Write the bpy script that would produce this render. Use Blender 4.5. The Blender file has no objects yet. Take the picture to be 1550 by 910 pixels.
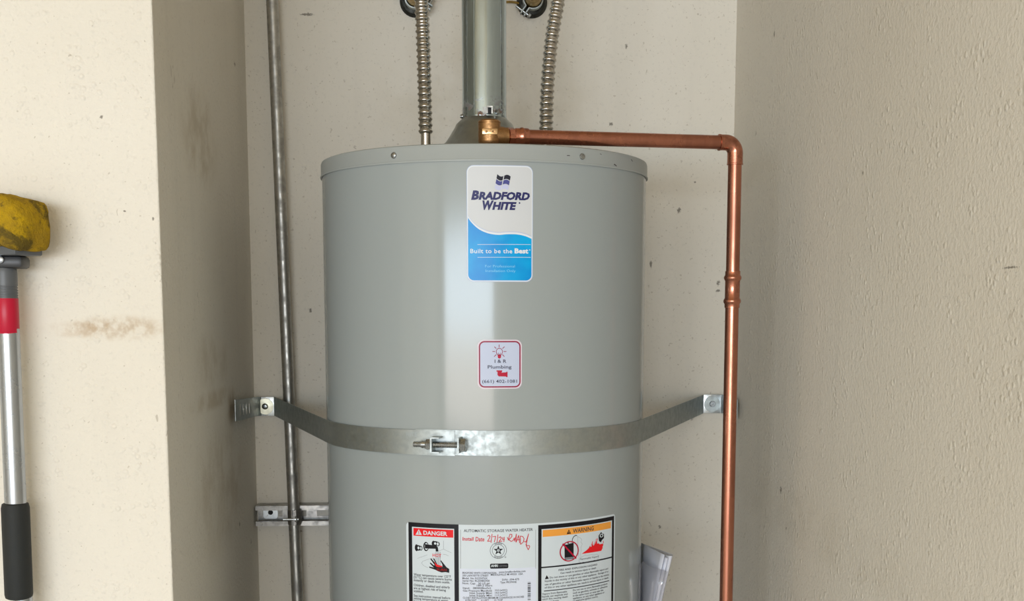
import bpy, bmesh, math, random
from mathutils import Vector, Matrix, noise

random.seed(7)
PI = math.pi
SC = bpy.context.scene
COL = SC.collection

# ------------------------------------------------------------------ camera
PSI = math.radians(3.5); PITCH = math.radians(7.0)
FOC, PPX, PPY = 1800.0, 775.0, 696.0          # focal length and principal point in pixels of 1550x910
CAM = Vector((0, 0, 1.6))
cd = bpy.data.cameras.new('camera')
cam = bpy.data.objects.new('camera', cd); COL.objects.link(cam)
cam.location = CAM
cam.rotation_euler = (PI / 2 - PITCH, 0, -PSI)
cd.sensor_width = 36; cd.lens = 36 * FOC / 1550
cd.shift_y = (PPY - 455) / 1550
cd.clip_start = 0.02
SC.camera = cam

# ------------------------------------------------------------------ light
w = bpy.data.worlds.new('sky'); SC.world = w; w.use_nodes = True
w.node_tree.nodes['Background'].inputs[0].default_value = (0.80, 0.90, 1.0, 1)
w.node_tree.nodes['Background'].inputs[1].default_value = 1.0

def area(name, loc, sx, sy, rot, power, color):
    l = bpy.data.lights.new(name, 'AREA'); l.shape = 'RECTANGLE'; l.size = sx; l.size_y = sy
    l.energy = power; l.color = color
    o = bpy.data.objects.new(name, l); COL.objects.link(o); o.location = loc; o.rotation_euler = rot
    return o
# daylight entering through the open garage door behind the camera
area('garage_door_sky', (-1.55, -4.45, 1.82), 4.0, 0.78, (PI / 2, 0, 0), 150, (0.79, 0.94, 1.09))        # sky above eye level
area('garage_door_street', (-1.55, -4.45, 1.10), 4.0, 0.66, (PI / 2, 0, 0), 66, (1.08, 0.94, 0.84))      # sunlit street and drive

vs = SC.view_settings
vs.view_transform = 'Standard'; vs.look = 'None'; vs.gamma = 1; vs.exposure = 0.01
vs.use_curve_mapping = False
SC.cycles.max_bounces = 6; SC.cycles.diffuse_bounces = 3; SC.cycles.glossy_bounces = 3

# ------------------------------------------------------------------ room measures (metres)
XL, XR, YB, YF = -0.383, 0.6126, 2.4908, 1.694
ZC = 2.75
TX, TY, R = 0.0813, 2.1114, 0.2794           # tank axis and jacket radius

# ------------------------------------------------------------------ materials
def mat(name, base=(0.8, 0.8, 0.8), rough=0.5, metal=0.0, spec=0.5, coat=0.0, coat_rough=0.1):
    m = bpy.data.materials.new(name); m.use_nodes = True
    b = m.node_tree.nodes['Principled BSDF']
    b.inputs['Base Color'].default_value = (*base, 1)
    b.inputs['Roughness'].default_value = rough
    b.inputs['Metallic'].default_value = metal
    b.inputs['Specular IOR Level'].default_value = spec
    b.inputs['Coat Weight'].default_value = coat
    b.inputs['Coat Roughness'].default_value = coat_rough
    return m

class N:
    """little node-tree helper"""
    def __init__(s, m):
        s.t = m.node_tree; s.b = s.t.nodes['Principled BSDF']
        s.co = s.t.nodes.new('ShaderNodeTexCoord').outputs['Object']
    def link(s, a, b): s.t.links.new(a, b)
    def val(s, sock, v):
        if hasattr(v, 'is_linked') or isinstance(v, bpy.types.NodeSocket): s.link(v, sock)
        else: sock.default_value = v
    def mapped(s, scale=(1, 1, 1), loc=(0, 0, 0)):
        n = s.t.nodes.new('ShaderNodeMapping'); s.link(s.co, n.inputs[0])
        n.inputs['Location'].default_value = loc; n.inputs['Scale'].default_value = scale
        return n.outputs[0]
    def noise(s, scale, detail=3, rough=0.5, vec=None, dist=0.0):
        n = s.t.nodes.new('ShaderNodeTexNoise'); s.link(vec or s.co, n.inputs['Vector'])
        n.inputs['Scale'].default_value = scale; n.inputs['Detail'].default_value = detail
        n.inputs['Roughness'].default_value = rough; n.inputs['Distortion'].default_value = dist
        return n.outputs['Fac']
    def ramp(s, fac, lo, hi, a=0.0, b=1.0):
        n = s.t.nodes.new('ShaderNodeMapRange'); n.interpolation_type = 'SMOOTHSTEP'
        s.link(fac, n.inputs[0]); n.inputs[1].default_value = lo; n.inputs[2].default_value = hi
        n.inputs[3].default_value = a; n.inputs[4].default_value = b
        return n.outputs[0]
    def math(s, op, a, b=0.0):
        n = s.t.nodes.new('ShaderNodeMath'); n.operation = op
        s.val(n.inputs[0], a); s.val(n.inputs[1], b); return n.outputs[0]
    def mix(s, fac, a, b, mode='MIX'):
        n = s.t.nodes.new('ShaderNodeMix'); n.data_type = 'RGBA'; n.blend_type = mode
        s.val(n.inputs[0], fac)
        for k, v in ((6, a), (7, b)):
            if isinstance(v, tuple): n.inputs[k].default_value = (*v, 1)
            else: s.link(v, n.inputs[k])
        return n.outputs[2]
    def bump(s, h, strength, dist):
        n = s.t.nodes.new('ShaderNodeBump'); n.inputs['Strength'].default_value = strength
        n.inputs['Distance'].default_value = dist; s.link(h, n.inputs['Height'])
        s.link(n.outputs[0], s.b.inputs['Normal'])
    def spot(s, c, r, wob=None):
        """soft ellipsoid mask round the world point c with radii r"""
        n = s.t.nodes.new('ShaderNodeMapping'); s.link(s.co, n.inputs[0]); n.vector_type = 'TEXTURE'
        n.inputs['Location'].default_value = c; n.inputs['Scale'].default_value = r
        l = s.t.nodes.new('ShaderNodeVectorMath'); l.operation = 'LENGTH'; s.link(n.outputs[0], l.inputs[0])
        v = l.outputs['Value']
        if wob is not None: v = s.math('ADD', v, wob)
        return s.ramp(v, 0.35, 1.0, 1.0, 0.0)

def wall_mat(name, base, marks=(), stains_and_shade=(), peel=1.0):
    m = mat(name, base, 0.75, spec=0.25); n = N(m)
    big = n.ramp(n.noise(1.7, 4), 0.3, 0.75)
    c = n.mix(big, base, tuple(x * y for x, y in zip(base, (0.95, 0.94, 0.92))))
    # faint streaky drips and fine hair-like dirt in the paint
    streak = n.ramp(n.noise(1.0, 3, 0.6, n.mapped((14, 14, 1.3))), 0.52, 0.8, 0, 0.16)
    c = n.mix(streak, c, tuple(x * 0.72 for x in base))
    speck = n.ramp(n.noise(60, 2, 0.5, n.mapped((1, 1, 0.45)), 1.4), 0.745, 0.775, 0, 0.40)
    c = n.mix(speck, c, (0.28, 0.22, 0.15))
    speck2 = n.ramp(n.noise(170, 1), 0.71, 0.75, 0, 0.35)
    c = n.mix(speck2, c, (0.36, 0.29, 0.2))
    nz = {}
    for cen, rad, col, k, sc in stains_and_shade:
        sc = 48 if sc > 28 else 13
        if sc not in nz: nz[sc] = n.ramp(n.noise(sc, 3, 0.65), 0.36, 0.66, 0.12, 1.0)
        f = n.math('MULTIPLY', n.spot(cen, rad), n.math('MULTIPLY', nz[sc], k))
        c = n.mix(f, c, col)
    if marks:
        wob = n.math('MULTIPLY', n.math('SUBTRACT', n.noise(240, 3, 0.7), 0.5), 2.6)
        for cen, rad in marks:
            rad = tuple(q * .8 if q < .019 else q for q in rad)
            c = n.mix(n.math('MULTIPLY', n.spot(cen, rad, wob), 0.72), c, (0.09, 0.07, 0.05))
    fine = n.noise(150, 2, 0.6)
    c = n.mix(n.ramp(fine, .58, .72, 0, .13), c, tuple(x * .55 for x in base))
    n.link(c, n.b.inputs['Base Color'])
    v = n.t.nodes.new('ShaderNodeTexVoronoi'); v.feature = 'F1'; v.inputs['Scale'].default_value = 85
    n.link(n.co, v.inputs['Vector'])
    drops = n.ramp(v.outputs['Distance'], 0.15, 0.42, 1, 0)
    patch = n.ramp(n.noise(22, 2), 0.45, 0.62)
    h = n.math('ADD', n.math('MULTIPLY', n.math('MULTIPLY', drops, patch), 0.8), n.math('MULTIPLY', fine, 1.2))
    n.bump(h, 0.55 * peel, 0.0022)
    return m

PAINT = (0.83, 0.775, 0.675)
k3 = 0.004
M = {}
M['wall_back'] = wall_mat('cream paint back', PAINT, [
    ((0.3562, YB, 1.9865), (.006, .02, .005)), ((0.5327, YB, 1.8707), (.004, .02, .004)), ((0.5004, YB, 1.814), (.006, .02, .007)),
    ((0.4424, YB, 1.7026), (.004, .02, .010)), ((0.5857, YB, 1.6647), (.006, .02, .007)), ((0.586, YB, 1.6482), (.007, .02, .005)),
    ((0.5077, YB, 1.3954), (.009, .02, .006)), ((0.5348, YB, 1.3841), (.006, .02, .010)), ((0.3858, YB, 2.1415), (.004, .02, .007)),
    ((-0.2582, YB, 2.1944), (.018, .02, .004)), ((-0.2637, YB, 1.6067), (.005, .02, .007)), ((-0.30, YB, 1.145), (.016, .02, .004)),
    ((0.47, YB, 1.146), (.004, .02, .006))],
    [((0.10, YB, 2.02), (.30, .1, .20), (.62, .54, .40), 0.35, 9), ((0.34, YB, 1.87), (.22, .1, .03), (.55, .47, .33), 0.25, 12)], 0.35)  # last patch is the copper pipe's shadow, put into the wall colour
M['wall_left'] = wall_mat('cream paint left', PAINT, [
    ((-0.4565, YF, 1.866), (.003, .02, .003)), ((-0.392, YF, 1.73), (.002, .02, .003)), ((-.43, YF, 1.74), (.003, .02, .002)),
    ((-0.383, 2.27, 1.20), (.02, .008, .007)), ((-0.383, 2.40, 1.14), (.02, .005, .008)), ((-0.383, 2.36, 2.07), (.02, .012, .006))],
    [((-0.445, YF, 1.580), (.085, .05, .022), (.50, .36, .22), 0.75, 55), ((-0.50, YF, 1.578), (.06, .05, .014), (.55, .40, .26), 0.4, 45),
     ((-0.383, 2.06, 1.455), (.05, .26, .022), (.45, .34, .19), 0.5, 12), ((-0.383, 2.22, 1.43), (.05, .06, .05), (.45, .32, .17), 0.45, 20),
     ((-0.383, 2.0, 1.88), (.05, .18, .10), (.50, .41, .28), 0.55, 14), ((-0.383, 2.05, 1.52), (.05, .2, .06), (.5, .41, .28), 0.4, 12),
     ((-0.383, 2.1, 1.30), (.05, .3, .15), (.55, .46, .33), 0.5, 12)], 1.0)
M['wall_right'] = wall_mat('cream paint right', PAINT, [
    ((0.6126, 2.0851, 1.2847), (.02, .010, .009)), ((0.6126, 2.2065, 2.1042), (.02, .006, .010)), ((0.6126, 1.7202, 1.8016), (.02, .004, .005)),
    ((0.6126, 2.0461, 1.2218), (.02, .004, .004)), ((0.6126, 1.2556, 1.6492), (.02, .02, .002))],
    [((0.6126, 1.9, 1.25), (.1, .8, .06), (.62, .55, .43), 0.3, 5)], 1.0)
M['plaster'] = mat('garage paint', (0.74, 0.69, 0.60), .8, spec=.2)
M['ceiling'] = mat('bare board ceiling', (0.82, 0.66, 0.43), .8, spec=.2)
M['concrete'] = mat('concrete floor', (0.36, 0.34, 0.31), 0.8)
n = N(M['concrete']); n.link(n.mix(n.ramp(n.noise(6, 6, 0.6), .3, .7), (0.56, 0.56, 0.55), (0.42, 0.42, 0.41)), n.b.inputs['Base Color'])

def metal(name, col, rough, dark=0.75, scale=60, rvar=0.12, bump=0.0, stretch=(1, 1, 1)):
    m = mat(name, col, rough, 1.0); n = N(m)
    f = n.noise(scale, 4, 0.6, n.mapped(stretch))
    n.link(n.mix(n.ramp(f, .35, .7), col, tuple(c * dark for c in col)), n.b.inputs['Base Color'])
    n.link(n.ramp(f, .3, .7, max(rough - rvar, .03), rough + rvar), n.b.inputs['Roughness'])
    if bump: n.bump(f, bump, 0.001)
    return m
M['galv'] = metal('galvanised strap steel', (0.45, 0.49, 0.49), 0.50, 0.85, 90, 0.08, 0.04)
M['galv_bright'] = metal('bright zinc plate', (0.66, 0.70, 0.72), 0.36, 0.9, 160, 0.1, 0.06)
M['washer'] = metal('yellow zinc washer', (0.74, 0.72, 0.58), 0.40, 0.85, 60, .1)
M['strut'] = metal('strut steel', (0.38, 0.37, 0.35), 0.38, 0.7, 70, 0.12)
M['conduit'] = metal('conduit steel', (0.50, 0.49, 0.46), 0.48, 0.7, 45, 0.12, 0.05)
M['steel'] = metal('steel hardware', (0.43, 0.45, 0.46), 0.28, 0.65, 200, 0.1)
M['stainless'] = metal('corrugated stainless', (0.60, 0.57, 0.53), 0.24, 0.85, 200, 0.06)
M['chrome'] = metal('brushed aluminium', (0.42, 0.45, 0.49), 0.24, 0.92, 30, 0.05)
M['brass'] = metal('brass casting', (0.42, 0.235, 0.105), 0.42, 0.75, 220, 0.1, 0.12)
M['brass_bright'] = metal('worn brass badge', (0.62, 0.40, 0.20), 0.34, 0.8, 220, 0.1)
M['old_brass'] = metal('old brass', (0.45, 0.30, 0.09), 0.45, 0.6, 90, 0.1)
M['dark_iron'] = metal('dark iron', (0.05, 0.05, 0.045), 0.55, 0.6, 90, 0.1)
M['copper'] = metal('copper pipe', (0.50, 0.205, 0.135), 0.27, 0.72, 26, 0.08, 0.0, (1, 1, 0.4))
M['copper_fit'] = metal('copper fitting', (0.56, 0.23, 0.15), 0.25, 0.62, 70, 0.1, 0.05)
M['black'] = mat('black hole', (0.01, 0.01, 0.01), 0.7)

m = M['vent'] = mat('galvanised vent', (0.60, 0.63, 0.60), 0.24, 1.0); n = N(m)
f = n.noise(5, 4, .55, n.mapped((6, 6, .5)))
c = n.mix(n.ramp(f, .35, .7), (0.51, 0.60, 0.65), (0.36, 0.43, 0.46))
sep = n.t.nodes.new('ShaderNodeSeparateXYZ'); n.link(n.co, sep.inputs[0])
low = n.ramp(sep.outputs[2], 1.932, 1.975, 1, 0)
rust = n.math('MULTIPLY', low, n.ramp(n.noise(55, 5, .65), .50, .60))
rust = n.math('MAXIMUM', rust, n.ramp(n.noise(120, 3, .6), .735, .76, 0, .8))
c = n.mix(rust, c, (0.17, 0.085, 0.04)); n.link(c, n.b.inputs['Base Color'])
n.link(n.math('SUBTRACT', 1.0, n.math('MULTIPLY', rust, .9)), n.b.inputs['Metallic'])
n.link(n.math('ADD', n.ramp(f, .3, .7, .13, .22), n.math('MULTIPLY', rust, .4)), n.b.inputs['Roughness'])
n.bump(n.noise(9, 2, .5, n.mapped((3, 3, .8))), 0.25, 0.004)

M['hood'] = metal('draft hood steel', (0.34, 0.355, 0.335), 0.40, 0.8, 20, 0.08)
m = M['jacket'] = mat('grey enamel jacket', (0.350, 0.380, 0.372), 0.13, 0, 0.36); n = N(m)
n.bump(n.noise(420, 2), 0.05, 0.0004)
M['lid'] = mat('grey enamel lid', (0.375, 0.398, 0.383), 0.42, 0, 0.5)

def flat(name, col, rough=0.35): M[name] = mat(name, col, rough, 0, 0.16)
flat('lab_white', (0.66, 0.72, 0.75)); flat('lab_paper', (0.70, 0.74, 0.84), .6); flat('ink_black', (0.012, 0.011, 0.014), .4)
flat('ink_grey', (0.22, 0.23, 0.25)); flat('ink_text', (0.05, 0.052, 0.06)); flat('ink_red', (0.80, 0.015, 0.02)); flat('ink_orange', (0.90, 0.37, 0.06))
flat('ink_pen', (0.62, 0.03, 0.045)); flat('ink_darkred', (0.30, 0.01, 0.01)); flat('logo_grey', (0.66, 0.67, 0.68)); flat('logo_navy', (0.035, 0.035, 0.13))
flat('logo_line', (0.50, 0.57, 0.76)); flat('logo_white', (0.78, 0.81, 0.84)); flat('logo_pale', (0.24, 0.62, 0.90)); flat('flag_dark', (0.02, 0.02, 0.035))
flat('flag_navy', (0.08, 0.085, 0.28)); flat('flag_pale', (0.58, 0.60, 0.80)); flat('stk_white', (0.56, 0.61, 0.76)); flat('stk_rim', (0.74, 0.64, 0.71))
flat('stk_red', (0.30, 0.010, 0.05)); flat('stk_bright', (0.48, 0.012, 0.04)); flat('stk_text', (0.05, 0.05, 0.09)); flat('chip', (0.09, 0.08, 0.08))
flat('emboss', (0.42, 0.47, 0.48), .4)
m = M['logo_blue'] = mat('logo blue', (0.0, 0.38, 0.80), 0.3, spec=.25); n = N(m)
n.link(n.mix(n.ramp(n.noise(11, 3, .6), .35, .7), (0.0, 0.26, 0.70), (0.0, 0.42, 0.82)), n.b.inputs['Base Color'])
M['paper'] = mat('white paper', (0.78, 0.80, 0.88), 0.6)
M['plastic_dark'] = mat('dark plastic', (0.028, 0.028, 0.030), 0.4)
M['plastic_grey'] = mat('grey plastic', (0.10, 0.105, 0.11), 0.42)
M['plastic_red'] = mat('red plastic', (0.50, 0.008, 0.035), 0.33, spec=.3)
M['foam'] = mat('black foam grip', (0.022, 0.024, 0.023), 0.65, spec=.3); n = N(M['foam']); n.bump(n.noise(300, 3), .3, .001)
m = M['sponge'] = mat('dirty yellow sponge', (0.70, 0.45, 0.02), 0.9, spec=.1); n = N(m)
c = n.mix(n.ramp(n.noise(30, 5, .65), .35, .7), (0.56, 0.35, 0.012), (0.36, 0.22, 0.02))
c = n.mix(n.ramp(n.noise(24, 6, .7, n.mapped((1, 1, 1), (3, 1, 5)), .6), .47, .62, 0, .85), c, (0.085, 0.065, 0.02))
c = n.mix(n.ramp(n.noise(85, 5, .75), .54, .68, 0, .75), c, (0.13, 0.085, 0.02))
n.link(c, n.b.inputs['Base Color']); n.bump(n.noise(190, 4, .7), 1.0, .004)
m = M['clear'] = bpy.data.materials.new('clear plastic film'); m.use_nodes = True
nt = m.node_tree; nt.nodes.clear()
o_ = nt.nodes.new('ShaderNodeOutputMaterial'); mx = nt.nodes.new('ShaderNodeMixShader'); tr = nt.nodes.new('ShaderNodeBsdfTransparent')
mx2 = nt.nodes.new('ShaderNodeMixShader'); df = nt.nodes.new('ShaderNodeBsdfDiffuse'); gl = nt.nodes.new('ShaderNodeBsdfGlossy'); gl.inputs['Roughness'].default_value = .12
tr.inputs[0].default_value = (.93, .93, .95, 1); df.inputs[0].default_value = (.8, .8, .82, 1)
mx2.inputs[0].default_value = .45; nt.links.new(df.outputs[0], mx2.inputs[1]); nt.links.new(gl.outputs[0], mx2.inputs[2])
mx.inputs[0].default_value = .22; nt.links.new(tr.outputs[0], mx.inputs[1]); nt.links.new(mx2.outputs[0], mx.inputs[2]); nt.links.new(mx.outputs[0], o_.inputs[0])
M['wood'] = mat('stand wood', (0.34, 0.22, 0.12), 0.6)
n = N(M['wood']); n.link(n.mix(n.noise(4, 5, .6, n.mapped((1, 12, 12))), (0.40, 0.27, 0.15), (0.25, 0.15, 0.08)), n.b.inputs['Base Color'])

# ------------------------------------------------------------------ mesh helpers
def obj(name, bm, m=None, parent=None, smooth=True, loc=None):
    me = bpy.data.meshes.new(name)
    bm.normal_update(); bm.to_mesh(me); bm.free()
    for x in (m if isinstance(m, (list, tuple)) else [m]):
        if x: me.materials.append(M[x])
    if smooth:
        for p in me.polygons: p.use_smooth = True
        try: me.set_sharp_from_angle(angle=math.radians(35))
        except Exception: pass
    o = bpy.data.objects.new(name, me); COL.objects.link(o)
    if parent: o.parent = parent; o.matrix_parent_inverse = Matrix.Translation(-Vector(parent.location))
    return o
def thing(name, label, cat, loc=(0, 0, 0), group=None):
    o = bpy.data.objects.new(name, None); COL.objects.link(o); o.location = loc; o.empty_display_size = .05
    return tag(o, label, cat, group)
def tag(o, label, cat, group=None):
    o['label'] = label; o['category'] = cat
    if group: o['group'] = group
    return o
STRUCT_LABELS = {'wall_back': ('cream plaster wall behind the water heater', 'wall'), 'wall_left': ('bright cream wall at left with the shaded alcove side', 'wall'),
    'wall_right': ('greyish textured wall filling the right side', 'wall'), 'wall_far_left': ('garage side wall outside the picture', 'wall'), 'wall_rear': ('garage front wall with open door behind the viewer', 'wall'),
    'floor': ('bare grey concrete garage floor', 'floor'), 'ceiling': ('bare board garage ceiling above', 'ceiling')}
def struct(name, bm, m):
    o = obj(name, bm, m, None, False); o['kind'] = 'structure'; o['label'], o['category'] = STRUCT_LABELS[name]; return o
def nb(): return bmesh.new()
def box(bm, a, b, bev=0.0, mi=0):
    vs_ = [bm.verts.new((x, y, z)) for x in (a[0], b[0]) for y in (a[1], b[1]) for z in (a[2], b[2])]
    fs = [bm.faces.new([vs_[i] for i in q]) for q in ((0, 1, 3, 2), (4, 6, 7, 5), (0, 4, 5, 1), (2, 3, 7, 6), (0, 2, 6, 4), (1, 5, 7, 3))]
    for f in fs: f.material_index = mi
    if bev:
        es = list({e for f in fs for e in f.edges})
        bmesh.ops.bevel(bm, geom=es, offset=bev, segments=2, affect='EDGES', profile=.5)
    return bm
def lathe(bm, prof, origin=(0, 0, 0), axis=(0, 0, 1), seg=32, mi=0, cap=True):
    """prof: (radius, height) list along axis"""
    ax = Vector(axis).normalized(); o = Vector(origin)
    rot = Vector((0, 0, 1)).rotation_difference(ax).to_matrix()
    rings = []
    for r, h in prof:
        if r < 1e-6: rings.append([bm.verts.new(o + rot @ Vector((0, 0, h)))])
        else: rings.append([bm.verts.new(o + rot @ Vector((r * math.cos(2 * PI * i / seg), r * math.sin(2 * PI * i / seg), h))) for i in range(seg)])
    for a, b in zip(rings, rings[1:]):
        for i in range(seg):
            j = (i + 1) % seg
            if len(a) == 1 and len(b) == 1: continue
            if len(a) == 1: f = bm.faces.new((a[0], b[j], b[i]))
            elif len(b) == 1: f = bm.faces.new((a[i], a[j], b[0]))
            else: f = bm.faces.new((a[i], a[j], b[j], b[i]))
            f.material_index = mi
    if cap:
        if len(rings[0]) > 1: bm.faces.new(rings[0][::-1]).material_index = mi
        if len(rings[-1]) > 1: bm.faces.new(rings[-1]).material_index = mi
    return bm
def rod(bm, a, b, r, seg=20, mi=0, bev=0.0):
    a, b = Vector(a), Vector(b); L = (b - a).length
    pr = [(r - bev, 0), (r, bev), (r, L - bev), (r - bev, L)] if bev else [(r, 0), (r, L)]
    return lathe(bm, pr, a, b - a, seg, mi)
def hexa(bm, a, b, r, mi=0): return lathe(bm, [(r * .9, 0), (r, .001), (r, (Vector(b) - Vector(a)).length - .001), (r * .9, (Vector(b) - Vector(a)).length)], a, Vector(b) - Vector(a), 6, mi)
def sweep(bm, pts, rad, seg=20, mi=0):
    """tube along points, rad(i) or constant, parallel transported frame"""
    P = [Vector(p) for p in pts]; up = Vector((0.123, 1, 0.05)).normalized(); rings = []
    for i, p in enumerate(P):
        t = (P[min(i + 1, len(P) - 1)] - P[max(i - 1, 0)]).normalized()
        u = (up - t * up.dot(t)).normalized(); v = t.cross(u); up = u
        r = rad[i] if isinstance(rad, (list, tuple)) else rad
        rings.append([bm.verts.new(p + u * (r * math.cos(2 * PI * k / seg)) + v * (r * math.sin(2 * PI * k / seg))) for k in range(seg)])
    for a, b in zip(rings, rings[1:]):
        for k in range(seg): bm.faces.new((a[k], a[(k + 1) % seg], b[(k + 1) % seg], b[k])).material_index = mi
    bm.faces.new(rings[0][::-1]); bm.faces.new(rings[-1])
    bmesh.ops.recalc_face_normals(bm, faces=bm.faces)
    return bm
def spline(pts, n):
    """Catmull-Rom through pts, n samples per span"""
    P = [Vector(p) for p in pts]; P = [2 * P[0] - P[1]] + P + [2 * P[-1] - P[-2]]; out = []
    for i in range(1, len(P) - 2):
        for k in range(n):
            t = k / n; a, b, c, d = P[i - 1:i + 3]
            out.append(.5 * ((2 * b) + (c - a) * t + (2 * a - 5 * b + 4 * c - d) * t * t + (3 * b - a - 3 * c + d) * t ** 3))
    return out + [P[-2]]
def resample(pts, step):
    L = [0]
    for a, b in zip(pts, pts[1:]): L.append(L[-1] + (b - a).length)
    n = max(2, int(L[-1] / step)); out = []; j = 0
    for i in range(n + 1):
        s = L[-1] * i / n
        while j < len(L) - 2 and L[j + 1] < s: j += 1
        out.append(pts[j].lerp(pts[j + 1], (s - L[j]) / max(L[j + 1] - L[j], 1e-9)))
    return out
def ribbon(bm, path, hz, th, mi=0):
    """flat band: path of (x, y, zmid), height hz, thickness th outwards to the left of travel"""
    P = [Vector(p) for p in path]; rows = []
    for i, p in enumerate(P):
        t = (P[min(i + 1, len(P) - 1)] - P[max(i - 1, 0)]); nrm = Vector((t.y, -t.x, 0)).normalized()
        rows.append([bm.verts.new(p + nrm * a + Vector((0, 0, b))) for a, b in ((0, -hz / 2), (th, -hz / 2), (th, hz / 2), (0, hz / 2))])
    for a, b in zip(rows, rows[1:]):
        for k in range(4): bm.faces.new((a[k], a[(k + 1) % 4], b[(k + 1) % 4], b[k])).material_index = mi
    bm.faces.new(rows[0][::-1]); bm.faces.new(rows[-1])
    bmesh.ops.recalc_face_normals(bm, faces=bm.faces)
    return bm
def tank(az, z, r=R):
    a = math.radians(az); return Vector((TX + r * math.sin(a), TY - r * math.cos(a), z))

# ------------------------------------------------------------------ setting
G0, G1 = -4.6, 2.62                      # garage extent in y
XG = -4.2
struct('wall_back', box(nb(), (XL - .02, YB, 0), (XR + .02, G1, ZC)), 'wall_back')
struct('wall_left', box(nb(), (XG, YF, 0), (XL, G1, ZC), .0025), 'wall_left')
struct('wall_right', box(nb(), (XR, G0, 0), (XR + .12, G1, ZC)), 'wall_right')
struct('wall_far_left', box(nb(), (XG - .12, G0, 0), (XG, G1, ZC)), 'plaster')
struct('floor', box(nb(), (XG - .12, G0, -.1), (XR + .12, G1, 0)), 'concrete')
struct('ceiling', box(nb(), (XG - .12, G0, ZC), (XR + .12, G1, ZC + .1)), 'ceiling')
b = nb()                                   # garage front with the open door
box(b, (XG, G0, 2.25), (XR, G0 + .12, ZC)); box(b, (XG, G0, 0), (-3.6, G0 + .12, 2.25)); box(b, (.45, G0, 0), (XR, G0 + .12, 2.25))
struct('wall_rear', b, 'plaster')

# ------------------------------------------------------------------ print on the tank
def ray(px, py):
    d = Vector(((px - PPX) / FOC, math.cos(PITCH), -math.sin(PITCH)))
    u = -(py - PPY) / FOC
    d += u * Vector((0, math.sin(PITCH), math.cos(PITCH)))
    c, s = math.cos(PSI), math.sin(PSI)
    return Vector((c * d.x + s * d.y, -s * d.x + c * d.y, d.z))
def on_tank(px, py):
    """arc length (m) and height of a measured point on the jacket"""
    d = ray(px, py); a = d.x * d.x + d.y * d.y; b_ = -2 * (d.x * TX + d.y * TY); c = TX * TX + TY * TY - R * R
    t = (-b_ - math.sqrt(max(b_ * b_ - 4 * a * c, 0))) / (2 * a)
    p = CAM + t * d
    return (R * math.atan2(p.x - TX, -(p.y - TY)), p.z)
class Crop:
    """measured points given in an enlarged view: origin and scale"""
    def __init__(s, ox, oy, k): s.o = (ox, oy, k)
    def __call__(s, x, y): return on_tank(s.o[0] + x / s.o[2], s.o[1] + y / s.o[2])
    def pts(s, L): return [s(*p) for p in L]

class Print:
    """flat artwork in arc-length / height, wrapped round the tank as one mesh"""
    LAYER = 0.00010
    def __init__(s, base=0.0002): s.bm = nb(); s.mats = []; s.base = base
    def mi(s, m):
        if m not in s.mats: s.mats.append(m)
        return s.mats.index(m)
    def poly(s, pts, m, layer=1, bm=None):
        b = s.bm
        vs_ = [b.verts.new((p[0], p[1], s.base + layer * s.LAYER)) for p in pts]
        try: f = b.faces.new(vs_)
        except ValueError: return
        f.material_index = s.mi(m); f.normal_update()
        if f.normal.z < 0: f.normal_flip()
    def rect(s, x0, y0, x1, y1, m, layer=1): s.poly([(x0, y0), (x1, y0), (x1, y1), (x0, y1)], m, layer)
    def rrect(s, x0, y0, x1, y1, r, m, layer=1): s.poly(rr(x0, y0, x1, y1, r), m, layer)
    def ring(s, outer, inner, m, layer=1):
        n_ = len(outer)
        for i in range(n_): s.poly([outer[i], outer[(i + 1) % n_], inner[(i + 1) % n_], inner[i]], m, layer)
    def stroke(s, pts, wd, m, layer=2):
        for a, b_ in zip(pts, pts[1:]):
            d = Vector((b_[0] - a[0], b_[1] - a[1])); L = d.length
            if L < 1e-7: continue
            d /= L; nn = Vector((-d.y, d.x)) * wd / 2; e = d * wd * .3
            s.poly([(a[0] - e.x + nn.x, a[1] - e.y + nn.y), (a[0] - e.x - nn.x, a[1] - e.y - nn.y), (b_[0] + e.x - nn.x, b_[1] + e.y - nn.y), (b_[0] + e.x + nn.x, b_[1] + e.y + nn.y)], m, layer)
    def text(s, body, x0, x1, y, cap, m, layer=2, bold=0.0, shear=0.0, space=1.0, small=False):
        c = bpy.data.curves.new('t', 'FONT'); c.body = body; c.size = 1; c.offset = bold; c.shear = shear; c.resolution_u = 2
        c.space_character = space; c.small_caps_scale = .8
        if small:
            for i, k in enumerate(body):
                if i not in (0,): c.body_format[i].use_small_caps = True
        o = bpy.data.objects.new('t', c); COL.objects.link(o)
        dg = bpy.context.evaluated_depsgraph_get(); me = bpy.data.meshes.new_from_object(o.evaluated_get(dg))
        xs = [v.co.x for v in me.vertices]
        if xs:
            a, b_ = min(xs), max(xs); sx = (x1 - x0) / max(b_ - a, 1e-6); sy = cap / .70
            idx = [s.bm.verts.new((x0 + (v.co.x - a) * sx, y + v.co.y * sy, s.base + layer * s.LAYER)) for v in me.vertices]
            k = s.mi(m)
            for p in me.polygons:
                try: f = s.bm.faces.new([idx[i] for i in p.vertices])
                except ValueError: continue
                f.material_index = k; f.normal_update()
                if f.normal.z < 0: f.normal_flip()
        bpy.data.objects.remove(o); bpy.data.meshes.remove(me); bpy.data.curves.remove(c)
    def build(s, name, parent):
        b = s.bm; xs = [v.co.x for v in b.verts]; x = math.floor(min(xs) / .006) * .006
        while x < max(xs):
            bmesh.ops.bisect_plane(b, geom=b.verts[:] + b.edges[:] + b.faces[:], plane_co=(x, 0, 0), plane_no=(1, 0, 0)); x += .006
        for v in b.verts:
            a = v.co.x / R; r = R + v.co.z; v.co = Vector((TX + r * math.sin(a), TY - r * math.cos(a), v.co.y))
        return obj(name, b, s.mats, parent, False)
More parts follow.
